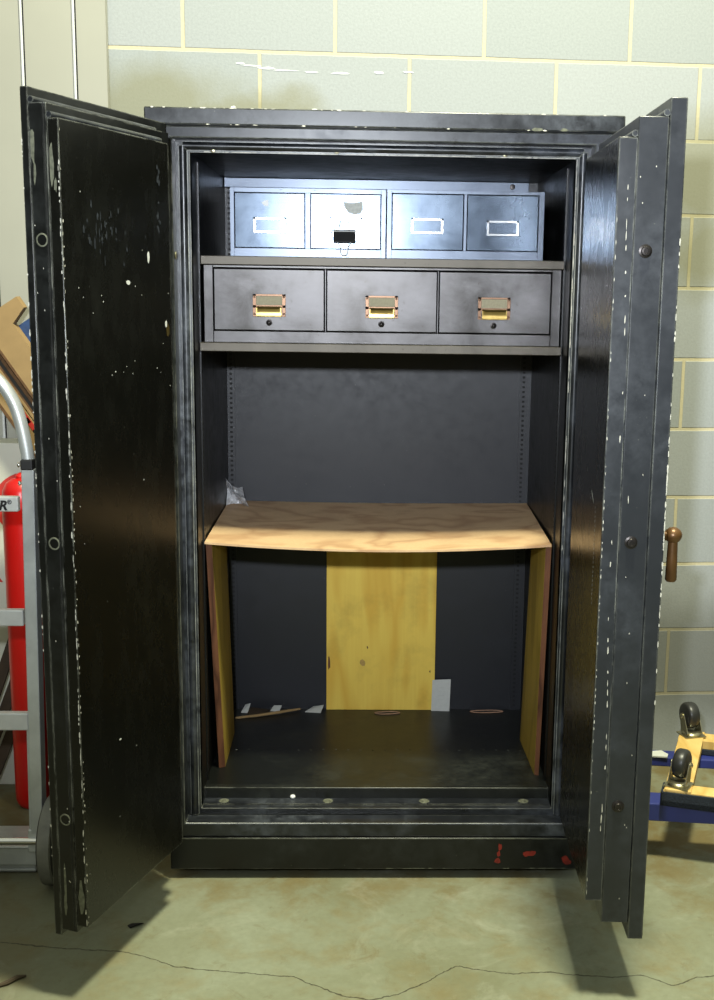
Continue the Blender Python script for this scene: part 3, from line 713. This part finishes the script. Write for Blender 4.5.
for x in (-.3975, -.80):
    g = MB(); g.box(x-.0135, x+.0135, -.007, .036, .984, 1.008); g.build('clamp', 'black_rubber', ht, bevel=.003)
g = MB()
for z, x_ in ((.952, -.4115), (.994, -.4125)):
    MB().lathe((x_, .012, z), -XV, [(0,.003),(.006,.003),(.006,.0055),(.009,.0055)], 10).build('bolt', 'chrome', ht)
g = MB(); g.box(-.82, -.405, .01, .024, .028, .080); g.box(-.82, -.42, .0, .028, .075, .080); g.build('axle_housing', 'aluminium', ht, bevel=.002)
g = MB(); g.tube([(-.87,-.008,.098),(-.365,-.008,.098)], .009, 14); g.build('axle', 'chrome', ht, smooth=True)
g = MB(); g.box(-.80, -.425, .024, .26, .004, .012); g.box(-.80, -.425, .024, .03, .012, .04); g.build('toe_plate', 'aluminium', ht, bevel=.002)
for z0 in (0,):
    g = MB(); g.prism([(-.432,-.010,.07),(-.432,.03,.07),(-.432,.03,.125),(-.432,-.004,.125)], (.030,0,0)); g.build('axle_bracket', 'aluminium', ht, bevel=.003)
for xw in (-.3700, -.855):
    g = MB(); c_ = Vector((xw, -.008, .1030))
    prof = [(-.021,.050),(-.021,.082),(-.019,.090),(-.014,.097),(-.006,.1025),(.006,.1025),(.014,.097),(.019,.090),(.021,.082),(.021,.050)]
    g.lathe(c_, XV, prof, 40); wl = g.build('wheel', 'black_rubber', ht, smooth=True)
    g = MB(); g.lathe(c_, XV, [(-.024,.012),(-.024,.03),(-.020,.0505),(.020,.0505),(.024,.03),(.024,.012)], 30); g.build('hub', 'aluminium', wl, smooth=True)
    g = MB(); n = 36; g.lathe(c_, XV, [(-.015,.097),(-.013,.1028),(-.006,.1036),(.006,.1036),(.013,.1028),(.015,.097)], 40); g.build('tread', 'wheel_gray', wl, smooth=True)

# red cylinder, white carton, boards, cartons behind the truck
rc = thing('red_cylinder', 'tall slim red gas cylinder standing behind the hand truck rail', 'cylinder', (-.5365, .42, 0))
g = MB(); g.lathe((-.5365, .42, .0), ZV, [(0,.034),(.006,.041),(.02,.0465),(.05,.0475),(.84,.0475),(.866,.045),(.886,.036),(.897,.02),(.90,.004)], 40); g.build('tank', 'red_cyl', rc, smooth=True)
g = MB(); g.lathe((-.5365, .42, .9), ZV, [(-.002,.012),(.004,.012),(.008,.008),(.012,.002)], 20); g.build('cap', 'red_cyl', rc, smooth=True)
wc = thing('white_carton', 'white printed carton with a red disc standing behind the red cylinder', 'carton', (-.70, .60, 0))
g = MB(); g.box(-1.0, -.46, .55, .655, 0, .972); g.build('box', 'white_box', wc, bevel=.002)
g = MB(); n = 40; g.add([(-.538+.112*math.cos(6.2832*k/n), .5492, .806+.092*math.sin(6.2832*k/n)) for k in range(n)], [tuple(range(n))]); g.build('red_disc', 'red_print', wc)
text('red_lettering', 'FR', .055, (-.6345, .5492, .590), 0, 'red_print', wc, .001)
for i in range(3):
    xb = -.765+i*.034; dx = .34*.58; y = .44+.012*i
    P = [(xb, y, .001), (xb+.031, y, .001), (xb+.031, y+.014, .001), (xb, y+.014, .001)]
    g = MB(); g.hexa(P+[(x_+dx, y_+.06, .56-.03*i) for x_, y_, z_ in P])
    tag(g.build('weathered_board', 'board', bevel=.001), ('dark weathered board leaning on the white carton, leftmost of three', 'dark weathered board leaning on the white carton, middle of three', 'dark weathered board leaning on the white carton, rightmost of three')[i], 'board')
d = Vector((.56, 0, -.83)); nrm = Vector((.83, 0, .56)); O = Vector((-.597, 0, 1.215))
def P2(u, v, y): p_ = O+d*u+nrm*v; return Vector((p_.x, y, p_.z))
def sheet(poly, y0, th, mats, name, label, cat, strips=()):
    g = MB(); g.prism([P2(u, v, y0) for u, v in poly], (0, th, 0))
    for (u0, v0, u1, v1, mi) in strips:
        g.prism([P2(u0,v0,y0-.0008), P2(u1,v0,y0-.0008), P2(u1,v1,y0-.0008), P2(u0,v1,y0-.0008)], (0, .0008, 0), mi)
    return tag(g.build(name, mats), label, cat)
sheet([(-.095,.0),(.262,.0),(.215,.073),(-.042,.073),(-.060,.121),(-.093,.121)], .500, .034, ['cardboard', 'cardboard_edge'], 'cardboard_carton', 'tan cardboard carton lying tilted on top of the other cartons at far left', 'carton', [(-.095,.0,.25,.006,1)])
sheet([(-.035,.068),(.16,.068),(.13,.16),(-.035,.16)], .538, .02, ['blue_print'], 'blue_carton', 'blue printed carton poking out behind the tan cardboard', 'carton')
sheet([(-.14,-.034),(.29,-.034),(.265,-.004),(-.14,-.004)], .506, .034, ['cardboard_edge', 'cardboard', 'hole_shade'], 'cardboard_carton', 'brown flattened cardboard wedged directly under the tan tilted carton', 'carton', [(-.14,-.020,.27,-.012,2), (-.14,-.033,.27,-.026,1)])
sheet([(-.14,-.086),(.33,-.086),(.292,-.036),(-.14,-.036)], .500, .045, ['cardboard', 'red_print', 'paper', 'cardboard_edge'], 'cardboard_carton', 'tan carton with a red and white printed band behind the hand truck handle', 'carton',
      [(-.14,-.050,.30,-.038,1)]+[(.0+k*.035, -.050, .015+k*.035, -.040, 2) for k in range(9)]+[(-.14,-.086,.31,-.078,3)])

# ---------------------------------------------------------------- right side: blue frame and upturned dolly
bf = thing('blue_platform_frame', 'low blue painted steel frame on the floor right of the safe', 'frame', (1.45, .25, 0))
s0 = -.235     # the frame is turned a little
def BF(a, y, z): return Vector((1.03+a*.985+ (y-.08)*.10, y-a*.13+.02, z))
g = MB(); g.obox(lambda a, t, z: BF(a, t, z), -.10, 1.0, .078, .150, .104, .150); g.build('beam', 'blue_steel', bf, bevel=.003)
g = MB(); g.obox(lambda a, t, z: BF(a, t, z), -.10, 1.0, .385, .440, .124, .150); g.build('beam', 'blue_steel', bf, bevel=.003)
for a in (-.09, .93):
    g = MB(); g.obox(lambda q_, t, z: BF(q_, t, z), a, a+.05, .150, .375, .105, .145); g.build('side_rail', 'blue_steel', bf, bevel=.003)
    for y in (.085, .385):
        g = MB(); g.obox(lambda q_, t, z: BF(q_, t, z), a+.01, a+.045, y, y+.045, 0, .11); g.build('leg', 'black_rubber', bf, bevel=.003)
g = MB(); g.prism([BF(.07,.382,.1512), BF(.125,.380,.1512), BF(.130,.40,.1512), BF(.115,.425,.1512), BF(.08,.415,.1512)], (0,0,.004)); tag(g.build('tape_scrap', 'paper'), 'white scrap lying on the rear blue beam', 'scrap')

dy = thing('furniture_dolly', 'upturned wooden furniture dolly with navy carpet edge and black casters on the blue frame', 'dolly', (1.3, .22, .151))
def DY(a, t, z): return Vector((1.098+a*.945+t*.335, .082-a*.30+t*.945, z))     # a across, t towards the wall
zt = .1905
g = MB(); g.obox(DY, 0, .46, 0, .052, .166, zt); g.build('front_board', 'dolly_wood', dy, bevel=.002)
g = MB(); g.obox(DY, 0, .46, .37, .43, .166, zt); g.build('rear_board', 'dolly_wood', dy, bevel=.002)
for a in (0, .40):
    g = MB(); g.obox(DY, a+.002, a+.068, .0, .43, .171, zt+.004); g.build('side_board', 'dolly_wood', dy, bevel=.002)
g = MB(); g.obox(DY, -.006, .466, -.006, .058, .1515, .167); g.obox(DY, -.006, .466, -.006, -.001, .1515, .188); g.obox(DY, -.006, .0, -.006, .058, .1515, .188); g.build('carpet_pad', 'navy_carpet', dy, bevel=.002)
g = MB(); g.obox(DY, -.004, .466, .365, .436, .1515, .167); g.build('carpet_pad', 'navy_carpet', dy, bevel=.002)
def caster(a, t, ang):
    c_ = DY(a, t, zt+.004); ca, sa = math.cos(ang), math.sin(ang)
    ax = Vector((ca, sa, 0)); fw = Vector((-sa, ca, 0))
    L = lambda p, q_, z: c_+ax*p+fw*q_+ZV*z
    g = MB(); g.obox(lambda p, q_, z: L(p, q_, z), -.031, .031, -.028, .028, 0, .003); g.lathe(L(0,0,.003), ZV, [(0,.026),(.004,.027),(.008,.024),(.010,.018)], 24)
    k_ = g.build('caster', 'zinc', dy, smooth=True)
    g = MB()
    for s in (-1, 1):
        pl = [L(s*.021, -.020, .010), L(s*.021, .018, .010), L(s*.021, .026, .045), L(s*.021, .018, .060), L(s*.021, .008, .060)]
        g.prism(pl, ax*(s*.0022))
        g.lathe(L(s*.021, .016, .051), ax*s, [(0,.007),(.004,.0075),(.007,.004)], 12)
    g.box(0,0,0,0,0,0) if False else None
    g.prism([L(-.023,-.020,.009), L(.023,-.020,.009), L(.023,.020,.009), L(-.023,.020,.009)], ZV*.002)
    g.build('fork', 'zinc', k_, smooth=True)
    g = MB(); R = .0365
    prof = [(-.0165,R*.45),(-.0165,R*.80),(-.014,R*.92),(-.008,R*.99),(0,R),(.008,R*.99),(.014,R*.92),(.0165,R*.80),(.0165,R*.45)]
    g.lathe(L(0, .016, .052), ax, prof, 32); g.build('wheel', 'caster_rubber', k_, smooth=True)
caster(.034, .032, math.radians(-32)); caster(.034, .395, math.radians(14)); caster(.434, .032, math.radians(20)); caster(.434, .395, math.radians(-10))

# ---------------------------------------------------------------- camera
q = dict(f=1207.51, pitch=.1848, yaw=-.0324, roll=.0150, c=(.3701,-2.696,1.3996), px=51.62, py=12.53)
cam = bpy.data.cameras.new('camera'); co = bpy.data.objects.new('camera', cam); C.objects.link(co)
c_, s_ = math.cos(q['yaw']), math.sin(q['yaw']); right = Vector((c_, s_, 0)); yh = Vector((-s_, c_, 0))
cp, sp_ = math.cos(q['pitch']), math.sin(q['pitch']); fwd = cp*yh-sp_*ZV; up = sp_*yh+cp*ZV
cr, sr = math.cos(q['roll']), math.sin(q['roll']); r2 = cr*right+sr*up; u2 = cr*up-sr*right
M = Matrix((r2, u2, -fwd)).transposed().to_4x4(); M.translation = Vector(q['c']); co.matrix_world = M
cam.sensor_width = 36; cam.sensor_fit = 'AUTO'; cam.lens = q['f']/1000*36; cam.shift_x = -q['px']/1000; cam.shift_y = q['py']/1000
cam.clip_start = .05; sc.camera = co

# ---------------------------------------------------------------- light
wd = bpy.data.worlds.new('world'); sc.world = wd; wd.use_nodes = True
bg = wd.node_tree.nodes['Background']; bg.inputs[1].default_value = 1.0
wt = wd.node_tree; tcw = wt.nodes.new('ShaderNodeTexCoord'); sw = wt.nodes.new('ShaderNodeSeparateXYZ'); wt.links.new(tcw.outputs['Generated'], sw.inputs[0])
rw = wt.nodes.new('ShaderNodeValToRGB'); wt.links.new(sw.outputs[2], rw.inputs[0]); wt.links.new(rw.outputs[0], bg.inputs[0])
# dim hall around, pale lit roof overhead
rw.color_ramp.elements[0].position = .12; rw.color_ramp.elements[0].color = (.055, .058, .050, 1)
rw.color_ramp.elements[1].position = .75; rw.color_ramp.elements[1].color = (.62, .65, .52, 1)
def area(name, loc, target, sx, sy, power, col, spread=180):
    l = bpy.data.lights.new(name, 'AREA'); l.shape = 'RECTANGLE'; l.size = sx; l.size_y = sy; l.energy = power; l.color = col; l.spread = math.radians(spread)
    o = bpy.data.objects.new(name, l); C.objects.link(o); o.location = loc
    o.rotation_euler = (Vector(target)-Vector(loc)).to_track_quat('-Z', 'Y').to_euler(); return o
area('ceiling_lamp', (.89, -1.02, 4.5), (.8, -.8, 0), .35, .5, 300, (1.0, .99, .74))
fl_ = bpy.data.lights.new('camera_flash', 'SPOT'); fl_.energy = 370; fl_.color = (.86, .92, 1.0); fl_.shadow_soft_size = .04; fl_.spot_size = math.radians(84); fl_.spot_blend = 1.0
fo = bpy.data.objects.new('camera_flash', fl_); C.objects.link(fo); fo.location = (.22, -2.72, 1.66)
fo.rotation_euler = (Vector((.50, .3, 1.86))-Vector(fo.location)).to_track_quat('-Z', 'Y').to_euler()
sc.view_settings.view_transform = 'Standard'; sc.view_settings.look = 'None'; sc.view_settings.gamma = 1; sc.view_settings.use_curve_mapping = False
sc.view_settings.exposure = 0.0
